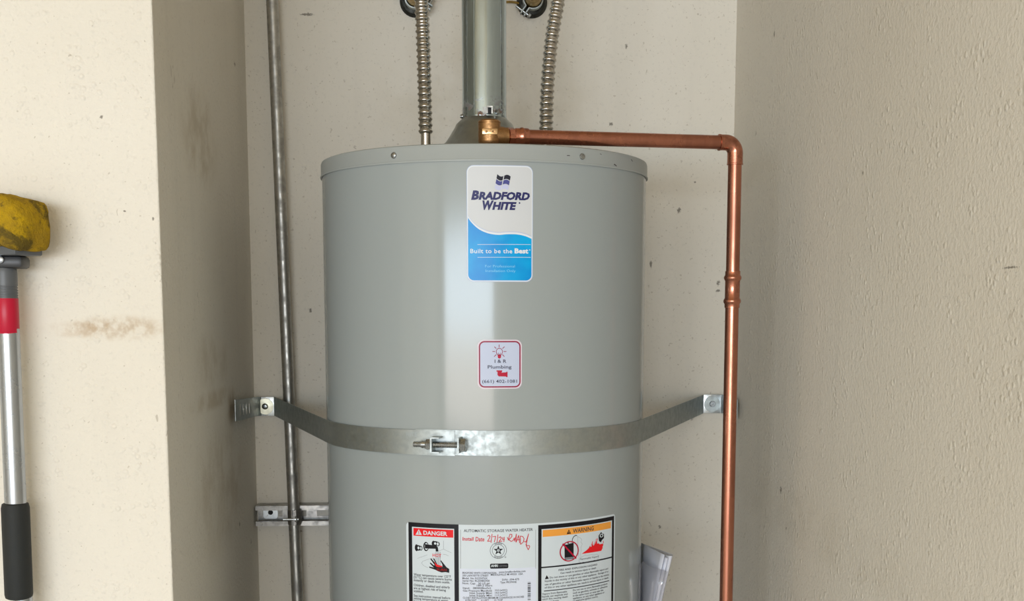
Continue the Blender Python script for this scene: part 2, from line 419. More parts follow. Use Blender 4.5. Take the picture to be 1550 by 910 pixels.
def rr(x0, y0, x1, y1, r, n_=6):
    out = []
    for cx, cy, a0 in ((x1 - r, y1 - r, 0), (x0 + r, y1 - r, 90), (x0 + r, y0 + r, 180), (x1 - r, y0 + r, 270)):
        for i in range(n_ + 1):
            a = math.radians(a0 + 90 * i / n_); out.append((cx + r * math.cos(a), cy + r * math.sin(a)))
    return out
def circ(c, rx, ry=None, n_=28, a0=0, a1=360):
    ry = ry or rx; return [(c[0] + rx * math.cos(math.radians(a0 + (a1 - a0) * i / n_)), c[1] + ry * math.sin(math.radians(a0 + (a1 - a0) * i / n_))) for i in range(n_ + (0 if a1 - a0 == 360 else 1))]

# ------------------------------------------------------------------ water heater
ZT, ZS, ZB = 1.855, 1.8292, 0.45           # lid top, lid seam, base of the tank
wh = thing('water_heater', 'tall grey cylindrical storage water heater strapped in the wall alcove', 'water heater', (TX, TY, ZB))
b = nb(); lathe(b, [(R - .006, ZB + .02), (R, ZB + .025), (R, ZT - .008), (R - .004, ZT - .008)], (TX, TY, 0), seg=160, cap=False); obj('jacket', b, 'jacket', wh)
b = nb(); lathe(b, [(R + .004, ZB), (R + .004, ZB + .03), (R, ZB + .034)], (TX, TY, 0), seg=96); obj('base_ring', b, 'lid', wh)
b = nb(); lathe(b, [(R + .0004, ZS - .0005), (R + .0026, ZS - .0008), (R + .0030, ZS + .0012), (R + .0018, ZS + .003), (R + .0016, ZT - .005), (R + .0002, ZT - .0014), (R - .003, ZT), (R - .012, ZT - .0005), (0, ZT)], (TX, TY, 0), seg=160, cap=False)
lid = obj('lid', b, 'lid', wh)
for az in (-31.8, 30.2, 92, 152, -94, -154):
    p = tank(az, 1.8408, R + .0012); d = tank(az, 0, 1) - tank(az, 0, 0)
    b = nb(); lathe(b, [(.0050, 0), (.0050, .0012), (.0042, .0026), (.002, .0034), (0, .0036)], p, d, 16)
    sc = obj('screw', b, 'steel', lid)
for az, z, wd, h, tl in ((24.95, 1.8406, .006, .0012, 0), (45.2, 1.8338, .008, .0016, -.002), (55.7, 1.8461, .007, .0012, -.003), (38, 1.8475, .004, .0008, -.001)):
    b = Print(.0020); u = math.radians(az) * R; b.poly([(u - wd / 2, z - h / 2 - tl / 2), (u + wd / 2, z - h / 2 + tl / 2), (u + wd * .4, z + h / 2 + tl / 2), (u - wd * .3, z + h / 2 - tl / 2)], 'chip')
    b.build('paint_chip', lid)

# --- logo label
C = Crop(690, 240, 4.55)
x0, y0, x1, y1 = -.0380, 1.6482, .0635, 1.8225
P = Print(); P.rrect(x0, y0, x1, y1, .0105, 'logo_line', 0); P.rrect(x0 + .0007, y0 + .0007, x1 - .0007, y1 - .0007, .010, 'logo_white', 1)
i0, j0, i1, j1 = x0 + .0020, y0 + .0022, x1 - .0020, y1 - .0024
P.rrect(i0, j0, i1, j1, .0088, 'logo_grey', 2)
logo = P.build('logo_label', wh); logo['label'] = 'tall white and blue rounded logo label'
wave = spline([Vector((*C(x, y), 0)) for x, y in ((79, 402), (112, 446), (160, 488), (220, 515), (290, 526), (350, 522), (420, 523), (480, 536), (528, 557))], 6)
wave = [(min(max(p.x, i0), i1), p.y) for p in wave]
P = Print()
P.poly([(a, b_ + .0030) for a, b_ in wave] + wave[::-1], 'logo_white', 3)
P.poly([(a, b_ + .0040) for a, b_ in wave] + [(a, b_ + .0031) for a, b_ in wave[::-1]], 'logo_line', 3)
low_ = rr(i0, j0, i1, j1, .0088)
P.poly(wave + [p for p in low_ if p[1] < j0 + .0089][::-1], 'logo_blue', 4)
P.build('blue_field', logo)
P = Print()
def crop_text(P, C, body, x0_, x1_, y_, cap, m, layer=5, **kw):
    a = C(x0_, y_); e = C(x1_, y_); P.text(body, a[0], e[0], a[1], C(x0_, y_ - cap)[1] - a[1], m, layer, **kw)
crop_text(P, C, 'B', 105, 160, 281, 58, 'logo_navy', bold=.055, shear=.22)
crop_text(P, C, 'RADFORD', 156, 509, 281, 49, 'logo_navy', bold=.055, shear=.22)
crop_text(P, C, 'W', 183, 262, 350, 58, 'logo_navy', bold=.055, shear=.22)
crop_text(P, C, 'HITE', 250, 418, 350, 49, 'logo_navy', bold=.055, shear=.22)
P.poly(circ(C(438, 307), .0013, n_=10), 'logo_navy', 5)
P.build('brand_lettering', logo)
P = Print()
crop_text(P, C, 'Built to be the', 100, 388, 652, 30, 'logo_white', space=1.08, bold=.012)
crop_text(P, C, 'Best', 404, 498, 652, 32, 'logo_white', bold=.045)
P.poly(circ(C(508, 630), .0009, n_=8), 'logo_white', 5)
crop_text(P, C, 'For Professional', 202, 406, 750, 17, 'logo_pale'); crop_text(P, C, 'Installation Only', 204, 411, 782, 17, 'logo_pale')
for y_ in (593, 681): P.stroke([C(150, y_), C(514, y_)], .0006, 'logo_white', 5)
P.build('slogan_lettering', logo)
P = Print()
def flagpt(u, v):                            # u 0..1 to the right, v 0..1 downwards
    x = 285 + 92 * u - 18 * v; y = 108 + 20 * u + 97 * v - 4 * u * v + 11 * math.sin(u * 6.0) * (1 - .2 * v); return C(x, y)
for r_, m_ in ((0, 'flag_dark'), (1, 'flag_navy'), (2, 'flag_pale')):
    for c_ in range(2):
        u0, u1 = (0, .46) if c_ == 0 else (.53, 1); v0, v1 = r_ * .35, r_ * .35 + .30
        us = [u0 + (u1 - u0) * i / 6 for i in range(7)]
        P.poly([flagpt(u, v0) for u in us] + [flagpt(u, v1) for u in us[::-1]], m_, 5)
P.build('flag_emblem', logo)

# --- plumber's sticker
C = Crop(700, 500, 9.1)
a0 = C(210, 808); a1 = C(818, 130)
P = Print(); P.rrect(a0[0], a0[1], a1[0], a1[1], .0095, 'stk_rim', 0)
o1 = rr(a0[0] + .002, a0[1] + .002, a1[0] - .002, a1[1] - .002, .0085); o2 = rr(a0[0] + .0040, a0[1] + .0040, a1[0] - .0040, a1[1] - .0040, .0066)
P.poly(o2, 'stk_white', 1); P.ring(o1, o2, 'stk_red', 1)
stk = P.build('service_sticker', wh); stk['label'] = 'small white sticker with red border'
P = Print()
for q in (((505, 200), (505, 232)), ((440, 228), (463, 250)), ((577, 228), (553, 250)), ((415, 293), (447, 293)), ((568, 293), (603, 293)), ((438, 362), (465, 336)), ((575, 362), (551, 336))): P.stroke(C.pts(q), .0010, 'stk_red', 3)
cc = C(508, 296); P.ring(circ(cc, .0052, .0058), circ(cc, .0043, .0048), 'stk_red', 3)
P.poly(C.pts([(482, 335), (534, 335), (528, 380), (508, 392), (488, 380)]), 'stk_bright', 3)
P.stroke(C.pts([(492, 312), (500, 334)]), .0007, 'stk_red', 3); P.stroke(C.pts([(524, 312), (514, 334)]), .0007, 'stk_red', 3)
P.poly(C.pts([(468, 553), (546, 553), (546, 570), (536, 584), (604, 580), (604, 572), (620, 572), (620, 646), (600, 646), (600, 638), (500, 636), (482, 618), (482, 571), (468, 571)]), 'stk_bright', 3)
P.build('plumbing_emblem', stk)
P = Print()
crop_text(P, C, 'I & R', 443, 605, 449, 46, 'stk_text', 3, bold=.012); crop_text(P, C, 'Plumbing', 348, 676, 528, 46, 'stk_text', 3, bold=.012)
P.build('name_lettering', stk)
P = Print()
crop_text(P, C, '(661) 402-1081', 272, 750, 726, 44, 'stk_text', 3, bold=.008)
P.build('phone_number', stk)

# --- rating and warning label
u0, u1, vt = -.1412, .2330, 1.2722
P = Print(); P.rrect(u0, .93, u1, vt, .006, 'lab_white', 0); lab = P.build('warning_label', wh); lab['label'] = 'wide white safety and rating label'
C = Crop(600, 780, 7)                       # danger panel
P = Print()
xa, xb, xc, xd = C(130, 300)[0], C(660, 300)[0], C(168, 300)[0], C(613, 300)[0]
va, vb = C(130, 72)[1], C(168, 122)[1]
P.rect(xa, .94, xc, va, 'ink_black'); P.rect(xd, .94, xb, va, 'ink_black'); P.rect(xc, vb, xd, va, 'ink_black')
xe, xf = C(182, 200)[0], C(603, 200)[0]; vr0, vr1 = C(182, 216)[1], C(182, 134)[1]
P.rect(xe, vr0, xf, vr1, 'ink_red')
crop_text(P, C, 'DANGER', 287, 540, 206, 42, 'lab_white', 2, bold=.03)
t0, t1, t2 = C(203, 207), C(272, 209), C(238, 149); P.poly([t0, t1, t2], 'lab_white', 2); P.stroke([C(238, 168), C(238, 190)], .0012, 'ink_red', 3); P.stroke([C(238, 197), C(238, 200)], .0012, 'ink_red', 3)
def blob(cx, cy, rx, ry, m_, l_): P.poly(circ(C(cx, cy), rx * .00105 / 7 * 1.05, ry * .00102 / 7), m_, l_)
for cx, cy, rx, ry in ((215, 345, 20, 38), (235, 347, 34, 30), (262, 350, 16, 26), (395, 300, 20, 30), (415, 300, 32, 26), (442, 306, 18, 24)): blob(cx, cy, rx, ry, 'ink_black', 2)
for cx, cy, rx, ry in ((262, 350, 9, 17), (236, 347, 12, 16), (440, 306, 10, 17), (412, 300, 12, 13)): blob(cx, cy, rx, ry, 'lab_white', 3)
P.ring(circ(C(315, 332), .0047, .0074), circ(C(318, 332), .0031, .0056), 'ink_black', 2)
P.poly(C.pts([(303, 306), (345, 312), (425, 322), (440, 340), (447, 385), (418, 385), (416, 356), (345, 354), (303, 352)]), 'ink_black', 3)
for L in (((500, 270), (500, 360)), ((500, 360), (450, 378)), ((500, 360), (583, 398)), ((225, 458), (328, 420)), ((400, 452), (330, 470), (280, 488), (268, 508), (290, 535), (335, 557)), ((495, 415), (525, 418), (553, 431))): P.stroke(C.pts(L), .00035, 'ink_grey', 2)
for x_ in (418, 430, 443, 456, 466): P.stroke(C.pts([(x_, 390), (x_ + 2, 535)]), .0005, 'ink_grey' if x_ != 443 else 'ink_text', 2)
P.poly(C.pts([(347, 545), (390, 552), (400, 556), (356, 512), (361, 500), (395, 530), (408, 530), (361, 466), (369, 457), (410, 505), (418, 510), (390, 462), (402, 457), (425, 505), (440, 535), (490, 548), (487, 520), (466, 482), (475, 479), (530, 550), (560, 570), (560, 611), (520, 603), (480, 607), (440, 593), (410, 577), (350, 557)]), 'ink_black', 3)
P.poly(C.pts([(402, 490), (425, 518), (460, 532), (487, 538), (484, 550), (440, 552), (418, 540)]), 'ink_red', 4)
crop_text(P, C, 'HOT', 385, 476, 440, 34, 'ink_red', 4, bold=.01); crop_text(P, C, 'BURN', 430, 532, 588, 26, 'ink_darkred', 4, bold=.02)
for t_, xe_, y_ in (('Water temperature over 125°F', 578, 638), ('(51°C) can cause severe burns', 588, 667), ('instantly or death from scalds.', 568, 698), ('Children, disabled and elderly', 568, 750), ('are at highest risk of being', 525, 782), ('scalded.', 286, 813), ('See instruction manual before', 572, 862), ('setting temperature at water', 550, 890), ('heater.', 275, 920)):
    crop_text(P, C, t_, 185, xe_, y_, 25, 'ink_text', 2, bold=.016)
P.build('danger_panel', lab)

C = Crop(690, 780, 7)                       # rating plate
P = Print()
for x_ in (50, 846): P.stroke([C(x_, 155), C(x_, 565)], .0006, 'ink_grey', 1)
crop_text(P, C, 'AUTOMATIC STORAGE WATER HEATER', 84, 815, 178, 29, 'ink_text', 2, bold=.012)
cc = C(450, 374)
for r_o, r_i in ((.0132, .0126), (.0098, .0092)): P.ring(circ(cc, r_o), circ(cc, r_i), 'ink_text', 2)
star = [(cc[0] + (.0080 if i % 2 == 0 else .0033) * math.sin(i * PI / 5), cc[1] + (.0080 if i % 2 == 0 else .0033) * math.cos(i * PI / 5)) for i in range(10)]
for i in range(10): P.poly([cc, star[i], star[(i + 1) % 10]], 'ink_black', 2)
P.poly(circ(cc, .0022), 'lab_white', 3); P.ring(circ(cc, .0015), circ(cc, .0009), 'ink_black', 4)
for a_, b_ in ((62, 118), (238, 302)): P.ring(circ(cc, .0124, n_=12, a0=a_, a1=b_), circ(cc, .0104, n_=12, a0=a_, a1=b_), 'ink_grey', 2) if False else [P.stroke([(cc[0] + .0104 * math.cos(math.radians(q)), cc[1] + .0104 * math.sin(math.radians(q))), (cc[0] + .0122 * math.cos(math.radians(q)), cc[1] + .0122 * math.sin(math.radians(q)))], .0006, 'ink_text', 2) for q in range(a_, b_ + 1, 7)]
P.ring(circ(C(525, 445), .0012, n_=12), circ(C(525, 445), .0008, n_=12), 'ink_text', 2)
q0, q1 = C(362, 567), C(556, 510); P.rrect(q0[0], q0[1], q1[0], q1[1], .0022, 'ink_black', 2)
crop_text(P, C, 'AHRI', 372, 445, 548, 24, 'lab_white', 3, bold=.03); crop_text(P, C, 'CERTIFIED', 455, 545, 546, 14, 'ink_grey', 3)
pa, pb = C(46, 566), C(850, 566); P.rect(pa[0], .94, pb[0], pa[1], 'lab_paper', 1)
for t_, xs_, xe_, y_ in (('BRADFORD WHITE CORPORATION', 70, 428, 620), ('www.bradfordwhite.com', 455, 737, 612), ('200 LAFAYETTE STREET', 70, 346, 648), ('MIDDLEVILLE MI 49333  USA', 370, 710, 641), ('Model  No: RG250T6X', 70, 335, 677), ('Serial No: RL50482920', 70, 358, 703), ('D/N: -394-475', 490, 670, 694), ('Nom. Cap:   50 US gal', 70, 358, 730), ('Type: PROPANE', 470, 643, 722), ('189.2 liters', 222, 386, 755), ('Input:   38000(Btu/hr)', 75, 371, 780), ('Gas Pressure Manifold:', 75, 385, 808), ('Inlet Supply Max:', 145, 385, 834), ('Inlet Supply Min:', 145, 385, 860), ('10.0 (wWC)', 415, 545, 806), ('14.0 (wWC)', 415, 545, 832), ('11.0 (wWC)', 415, 545, 858), ('CLOSET INSTALLATION MINIMUM CLEARANCES IN INCHES', 75, 722, 884), ('4 FRONT      0 LEFT      12 TOP', 100, 496, 910)):
    crop_text(P, C, t_, xs_, xe_, y_, 20, 'ink_text', 3, bold=.014)
y_ = 706
random.seed(3)
while y_ < 920:
    h_ = random.choice((3, 4, 6, 9, 12)); g0, g1 = C(760, y_ + h_), C(792, y_); P.rect(g0[0], g0[1], g1[0], g1[1], 'ink_black', 3); y_ += h_ + random.choice((3, 4, 6))
P.build('rating_plate', lab)
P = Print()                                  # handwriting in red marker
crop_text(P, C, 'Install', 70, 190, 268, 38, 'ink_pen', 4, bold=.018, shear=.1); crop_text(P, C, 'Date', 208, 302, 276, 46, 'ink_pen', 4, bold=.018, shear=.1)
for L in (((335, 225), (350, 212), (362, 225), (352, 250), (336, 276), (366, 274)), ((372, 290), (384, 200)), ((392, 228), (422, 224), (408, 284)), ((436, 290), (446, 206)), ((456, 240), (472, 228), (482, 242), (470, 262), (456, 280), (490, 274)), ((497, 236), (494, 258), (514, 256)), ((512, 232), (508, 282)),
          ((545, 235), (556, 262), (572, 202), (592, 204), (594, 226), (572, 250), (556, 258), (586, 278), (606, 268), (618, 240), (622, 276), (632, 240), (640, 200), (636, 284)), ((638, 286), (664, 214), (674, 292)), ((648, 262), (676, 258)), ((684, 308), (682, 222), (708, 226), (722, 250), (714, 284), (690, 306)), ((724, 278), (742, 286), (770, 198), (754, 262), (744, 322), (778, 322), (782, 336), (766, 366), (748, 330), (742, 304))):
    P.stroke(C.pts(L), .0011, 'ink_pen', 4)
P.build('handwriting', lab)

C = Crop(805, 770, 6.5)                     # warning panel
P = Print()
xa, xb, xc, xd = C(62, 400)[0], C(806, 300)[0], C(95, 400)[0], C(786, 300)[0]
va, vb = C(62, 164)[1], C(97, 203)[1]
P.rect(xa, .94, xc, va, 'ink_black'); P.rect(xd, .94, xb, va, 'ink_black'); P.rect(xc, vb, xd, va, 'ink_black')
o0, o1_ = C(106, 280), C(106, 212); ox1 = C(776, 180)[0]; P.rect(o0[0], o0[1], ox1, o1_[1], 'ink_orange')
def wt(body, x0_, x1_, y_, cap, m_, l_, **kw):
    a = C(x0_, y_); e = C(x1_, y_ - (x1_ - x0_) * .115); P.text(body, a[0], e[0], a[1], C(x0_, y_ - cap)[1] - a[1], m_, l_, **kw)
wt('WARNING', 402, 607, 240, 40, 'ink_text', 2, bold=.02)
P.poly([C(342, 252), C(385, 247), C(363, 204)], 'ink_black', 2); P.stroke([C(364, 222), C(364, 238)], .0009, 'ink_orange', 3)
P.poly(C.pts([(320, 352), (345, 349), (352, 332), (360, 332), (364, 346), (410, 336), (410, 495), (322, 505)]), 'ink_black', 2)
P.stroke(C.pts([(330, 352), (355, 348)]), .0012, 'lab_white', 3); P.poly(C.pts([(325, 482), (405, 474), (405, 492), (325, 500)]), 'ink_grey', 3)
P.stroke(C.pts([(395, 336), (398, 300), (412, 275), (432, 263), (442, 266)]), .0012, 'ink_black', 2)
cc = C(368, 420); ru = (C(462, 410)[0] - C(274, 430)[0]) / 2
P.ring(circ(cc, ru, .0166, 40), circ(cc, ru - .0022, .0148, 40), 'ink_darkred' if False else 'stk_bright', 4)
P.stroke([C(304, 350), C(432, 488)], .0026, 'stk_bright', 4)
P.stroke(C.pts([(450, 270), (452, 360), (458, 470)]), .0003, 'ink_grey', 2)
P.stroke(C.pts([(450, 275), (478, 290), (490, 305), (482, 330), (495, 350), (482, 380), (486, 410), (478, 440), (480, 470)]), .00035, 'ink_grey', 2)
P.poly(C.pts([(488, 446), (535, 412), (560, 388), (572, 362), (576, 380), (585, 372), (600, 338), (602, 366), (612, 358), (622, 318), (620, 350), (640, 312), (640, 345), (655, 342), (668, 352), (690, 346), (704, 346), (688, 378), (697, 384), (682, 416)]), 'ink_red', 2)
for q in ((597, 325, 585, 360), (632, 300, 628, 335), (642, 295, 646, 312), (700, 320, 703, 338), (690, 380, 698, 360)): P.stroke([C(q[0], q[1]), C(q[2], q[3])], .0013, 'ink_red', 2)
P.poly(C.pts([(655, 266), (680, 230), (692, 246), (708, 250), (708, 290), (688, 310), (678, 332), (660, 322), (656, 300)]), 'ink_black', 3)
P.poly(circ(C(683, 266), .0042, .0030), 'lab_white', 4); P.poly(circ(C(683, 266), .0022, .0019), 'ink_black', 5)
cloud = C.pts([(462, 520), (460, 500), (470, 482), (495, 474), (520, 460), (550, 462), (580, 452), (615, 456), (640, 448), (657, 462), (652, 488), (640, 508), (610, 508), (590, 522), (560, 518), (535, 532), (505, 526), (485, 536), (462, 520)])
P.stroke(cloud, .0003, 'ink_grey', 2)
wt('Flammable Vapors', 470, 655, 508, 18, 'ink_text', 3, shear=.15)
r0, r1 = C(92, 588), C(92, 574); P.rect(xc, r0[1], xd, r1[1], 'ink_black')
wt('FIRE AND EXPLOSION HAZARD', 262, 643, 614, 17, 'ink_text', 2, bold=.02)
for t_, xs_, xe_, y_ in (('Can result in serious injury or death', 280, 630, 644), ('Do not store or use gasoline or other flammable vapors and', 175, 748, 688), ('liquids in the vicinity of this or any other appliance.  Storage of or', 127, 752, 723), ('use of gasoline or other flammable vapors or liquids in the vicinity', 127, 757, 756), ('of this or any other appliance can result in serious injury or death.', 125, 755, 787), ('Vapors from flammable', 100, 345, 850), ('liquids can explode and', 100, 350, 876), ('catch fire causing death', 100, 352, 902), ('or severe burns.', 100, 268, 928), ('Do not use or store flammable products', 403, 742, 813), ('such as gasoline, solvents or adhesives', 403, 742, 840), ('in the same room or area near this', 403, 702, 867), ('appliance, or any other appliance or', 403, 712, 893), ('an explosive ignition source.', 403, 650, 918)):
    wt(t_, xs_, xe_, y_, 18, 'ink_text', 2, bold=.016)
P.poly([C(127, 696), C(167, 690), C(146, 655)], 'ink_black', 2)
r0, r1 = C(118, 816), C(118, 808); P.rect(C(118, 812)[0], r0[1], C(758, 718)[0], r1[1], 'ink_black', 2)
P.build('warning_panel', lab)

# stand under the tank (below the picture)
st = thing('heater_stand', 'low wooden stand under the grey water heater', 'stand', (TX, TY, 0))
b = nb(); box(b, (TX - .29, TY - .29, ZB - .03), (TX + .29, TY + .29, ZB), .004); obj('top_board', b, 'wood', st)
for sx in (-1, 1):
    for sy in (-1, 1):
        b = nb(); box(b, (TX + sx * .24 - .045, TY + sy * .24 - .045, 0), (TX + sx * .24 + .045, TY + sy * .24 + .045, ZB - .03), .003); obj('leg', b, 'wood', st)

# ------------------------------------------------------------------ draft hood and vent pipe
dh = thing('draft_hood', 'bell shaped dull steel draft hood under the vent pipe', 'draft hood', (TX, TY, ZT))
b = nb(); lathe(b, [(.098, 1.869), (.0985, 1.871), (.088, 1.875), (.078, 1.883), (.0665, 1.8945), (.0605, 1.9035), (.0545, 1.9135), (.0515, 1.9185), (.0490, 1.9240), (.0445, 1.9285), (.0400, 1.9325), (.0370, 1.9365), (.0370, 1.945)], (TX, TY, 0), seg=64, cap=False); obj('bell', b, 'hood', dh)
for k in range(4):
    a = math.radians(45 + 90 * k); c_, s_ = math.cos(a), math.sin(a)
    b = nb(); lathe(b, [(.004, 0), (.004, .0165)], (TX + .092 * c_, TY + .092 * s_, ZT - .0005), (0, 0, 1), 10); obj('leg', b, 'hood', dh)
vp = thing('vent_pipe', 'upright round galvanised flue pipe rising from the draft hood', 'vent pipe', (TX, TY, 1.934))
b = nb(); prof = [(.0386, 1.9335), (.0390, 1.9350), (.0384, 1.938), (.0381, 1.942), (.0381, ZC)]
lathe(b, prof + [(.0374, ZC), (.0374, 1.9335), (.0386, 1.9335)], (TX, TY, 0), seg=64, cap=False); obj('pipe', b, 'vent', vp)
b = nb(); az = math.radians(-30); cx, cy = TX + .0381 * math.sin(az), TY - .0381 * math.cos(az)
sweep(b, [(cx, cy, 1.937), (cx, cy, 2.3), (cx, cy, ZC)], .0011, 8); obj('seam', b, 'vent', vp)
def vscrew(az_, z, r=.0036):
    a = math.radians(az_); d = Vector((math.sin(a), -math.cos(a), 0)); p = Vector((TX, TY, z)) + d * .0378
    b = nb(); lathe(b, [(r * 1.2, 0), (r * 1.2, .001), (r, .002), (r * .8, .0042), (0, .0046)], p, d, 12); obj('screw', b, 'steel', vp)
vscrew(32, 1.9405); vscrew(-84, 1.9375); vscrew(120, 1.9405)
# small clip with a slot above the valve
a = math.radians(11); d = Vector((math.sin(a), -math.cos(a), 0)); t = Vector((math.cos(a), math.sin(a), 0)); p = Vector((TX, TY, 1.943)) + d * .038
b = nb()
for s_ in (-1, 1):
    q = p + t * (.0042 * s_); box(b, tuple(q - Vector((.0011, .001, .006))), tuple(q + Vector((.0011, .0015, .004)) + Vector((0, -.006, 0))))
q = p; box(b, (q.x - .0052, q.y - .006, q.z + .0038), (q.x + .0052, q.y + .001, q.z + .0062)); box(b, (q.x - .011, q.y - .003, q.z - .006), (q.x - .005, q.y + .002, q.z + .005))
clip = obj('clip', b, 'conduit', vp)
b = nb(); box(b, (q.x - .0032, q.y - .0042, q.z - .006), (q.x + .0032, q.y - .001, q.z + .004)); obj('clip_slot', b, 'black', clip)

# ------------------------------------------------------------------ flexible connectors
def flex(pts, label, z0):
    P_ = spline(pts, 14); o = thing('flexible_water_connector', label, 'water connector', tuple(P_[0]), 'corrugated connectors on the heater')
    b = nb(); lathe(b, [(.0085, -.0005), (.0085, z0 - ZT + .003)], (pts[0][0], pts[0][1], ZT), seg=24); obj('nipple', b, 'stainless', o)
    path = [p for p in resample(P_, .0013) if p.z > z0]
    rad = []; s = 0
    for i, p in enumerate(path):
        if i: s += (p - path[i - 1]).length
        ph = (s / .0104) % 1.0
        big = math.exp(-(abs(ph - .36) / .27) ** 3); small = .38 * math.exp(-((ph - .86) / .11) ** 2)
        rad.append(.0098 + .0028 * max(big, small))
    b = nb(); sweep(b, path, rad, 22); obj('corrugated_hose', b, 'stainless', o)
    e = P_[-1]
    b = nb(); rod(b, (e.x, e.y - .004, e.z), (e.x, YB - .001, e.z), .0115, 20, 0, .001); hexa(b, (e.x, e.y - .012, e.z), (e.x, e.y + .012, e.z), .017); obj('wall_nut', b, 'old_brass', o)
    return o
flex([(-.0200, 2.1155, 1.895), (-.0208, 2.1155, 1.95), (-.0228, 2.1155, 2.05), (-.0256, 2.1155, 2.135), (-.030, 2.125, 2.26), (-.032, 2.20, 2.38), (-.032, 2.33, 2.43), (-.032, 2.44, 2.435)],
     'straight corrugated stainless connector on the left of the vent pipe', 1.909)
flex([(.1868, 2.1024, 1.895), (.1876, 2.1024, 1.917), (.1898, 2.1024, 1.989), (.1966, 2.1024, 2.066), (.2082, 2.1024, 2.135), (.225, 2.12, 2.25), (.235, 2.20, 2.38), (.238, 2.33, 2.43), (.238, 2.44, 2.435)],
     'curved corrugated stainless connector on the right of the vent pipe', 1.903)

# capped pipe stubs with clamps on the wall, at the top edge of the picture
def stub(x, z, label, ang):
    o = thing('wall_pipe_stub', label, 'pipe stub', (x, YB, z), 'clamped pipe stubs on the back wall')
    b = nb(); lathe(b, [(.031, 0), (.031, .003), (.026, .012), (.018, .014), (.018, .002)], (x, YB - .0005, z), (0, -1, 0), 32); obj('escutcheon', b, 'dark_iron', o)
    b = nb(); lathe(b, [(.0135, 0), (.0135, .034), (.0165, .035), (.0170, .108), (.0155, .110), (.0118, .110), (.0110, .092), (0, .092)], (x, YB - .0005, z), (0, -1, 0), 32)
    f_ = obj('brass_fitting', b, 'old_brass', o)
    b = nb(); lathe(b, [(.0108, 0), (0, .0004)], (x, YB - .0930, z), (0, -1, 0), 24); obj('bore', b, 'black', f_)
    for s_ in (0, 1):                      # clamp halves
        b = nb(); pts = [(x + .0195 * math.cos(math.radians(a_)), z + .0195 * math.sin(math.radians(a_))) for a_ in [ang + 180 * s_ + 12 + 156 * i / 14 for i in range(15)]]
        p0 = [Vector((pts[0][0] + .018 * math.cos(math.radians(ang + 180 * s_)), 0, pts[0][1] + .018 * math.sin(math.radians(ang + 180 * s_)))), Vector((pts[-1][0] - .018 * math.cos(math.radians(ang + 180 * s_)), 0, pts[-1][1] - .018 * math.sin(math.radians(ang + 180 * s_))))]
        allp = [p0[0]] + [Vector((q[0], 0, q[1])) for q in pts] + [p0[1]]
        rows = []
        for i, q in enumerate(allp):
            t_ = allp[min(i + 1, len(allp) - 1)] - allp[max(i - 1, 0)]; nn = Vector((t_.z, 0, -t_.x)).normalized() * .0012
            rows.append([b.verts.new((q.x + e * nn.x, YB - y_, q.z + e * nn.z)) for e, y_ in ((-1, .018), (1, .018), (1, .034), (-1, .034))])
        for r_a, r_b in zip(rows, rows[1:]):
            for k in range(4): b.faces.new((r_a[k], r_a[(k + 1) % 4], r_b[(k + 1) % 4], r_b[k]))
        b.faces.new(rows[0][::-1]); b.faces.new(rows[-1]); bmesh.ops.recalc_face_normals(b, faces=b.faces)
        obj('clamp_half', b, 'galv', o)
    a = math.radians(ang); pe = Vector((x + .030 * math.cos(a), YB - .026, z + .030 * math.sin(a))); dn = Vector((-math.sin(a), 0, math.cos(a)))
    for sgn in (-1, 1):
        c_ = Vector((x + sgn * .030 * math.cos(a), YB - .026, z + sgn * .030 * math.sin(a)))
        b = nb(); rod(b, c_ - dn * .020, c_ + dn * .013, .0027, 12); hexa(b, c_ + dn * .010, c_ + dn * .015, .0052); obj('clamp_bolt', b, 'steel', o)
    return o
stub(-.0425, 2.222, 'dark clamped pipe stub on the wall behind the left connector', 150)
s2 = stub(.1925, 2.224, 'clamped brass pipe stub on the wall between vent pipe and right connector', 235)
b = nb(); sweep(b, spline([(.118, YB - .004, 2.222), (.15, YB - .006, 2.2235), (.172, YB - .010, 2.219)], 6), .0022, 8); obj('wire_end', b, 'old_brass', s2)

# ------------------------------------------------------------------ relief valve and copper discharge pipe
VX, VY = .0800, 1.878
rv = thing('relief_valve', 'brass relief valve on the front of the heater top', 'valve', (VX, VY, ZT))
b = nb(); lathe(b, [(.0135, ZT - .0004), (.0135, 1.8575), (.0152, 1.8590), (.0164, 1.8610), (.0172, 1.8640), (.0172, 1.8895), (.0166, 1.8897), (.0166, 1.8908), (.0174, 1.8912), (.0174, 1.8930), (.0155, 1.8952), (.009, 1.8965), (0, 1.8968)], (VX, VY, 0), seg=40); obj('body', b, 'brass', rv)
ax0 = Vector((VX, VY, 1.8722)); ax1 = Vector((.485, 1.955, 1.8757)); dx = (ax1 - ax0).normalized()
AX = lambda x: ax0 + dx * ((x - VX) / dx.x)
b = nb(); pa_, pb_ = AX(VX + .008), AX(.1090); lathe(b, [(.0145, 0), (.0142, .012), (.0132, .016), (.0132, (pb_ - pa_).length - .001), (.0122, (pb_ - pa_).length)], pa_, dx, 32); obj('outlet', b, 'brass', rv)
b = nb(); box(b, (VX - .0118, VY - .0182, 1.8716), (VX + .0118, VY - .0120, 1.8806), .0006); bd = obj('badge', b, 'brass_bright', rv)
b = nb(); 
for s_ in (-1, 1): lathe(b, [(.0024, 0), (.0024, .0006)], (VX + s_ * .0058, VY - .0181, 1.8761), (0, -1, 0), 14)
box(b, (VX - .0058, VY - .0187, 1.8754), (VX + .0058, VY - .0181, 1.8768)); obj('badge_mark', b, 'brass', bd)
dp = thing('copper_discharge_pipe', 'copper pipe running from the brass valve across and down the alcove', 'pipe', (.4855, 1.954, 0))
hx = AX(.1188)
b = nb(); hexa(b, AX(.1092), hx, .0140); obj('adapter_nut', b, 'copper_fit', dp)
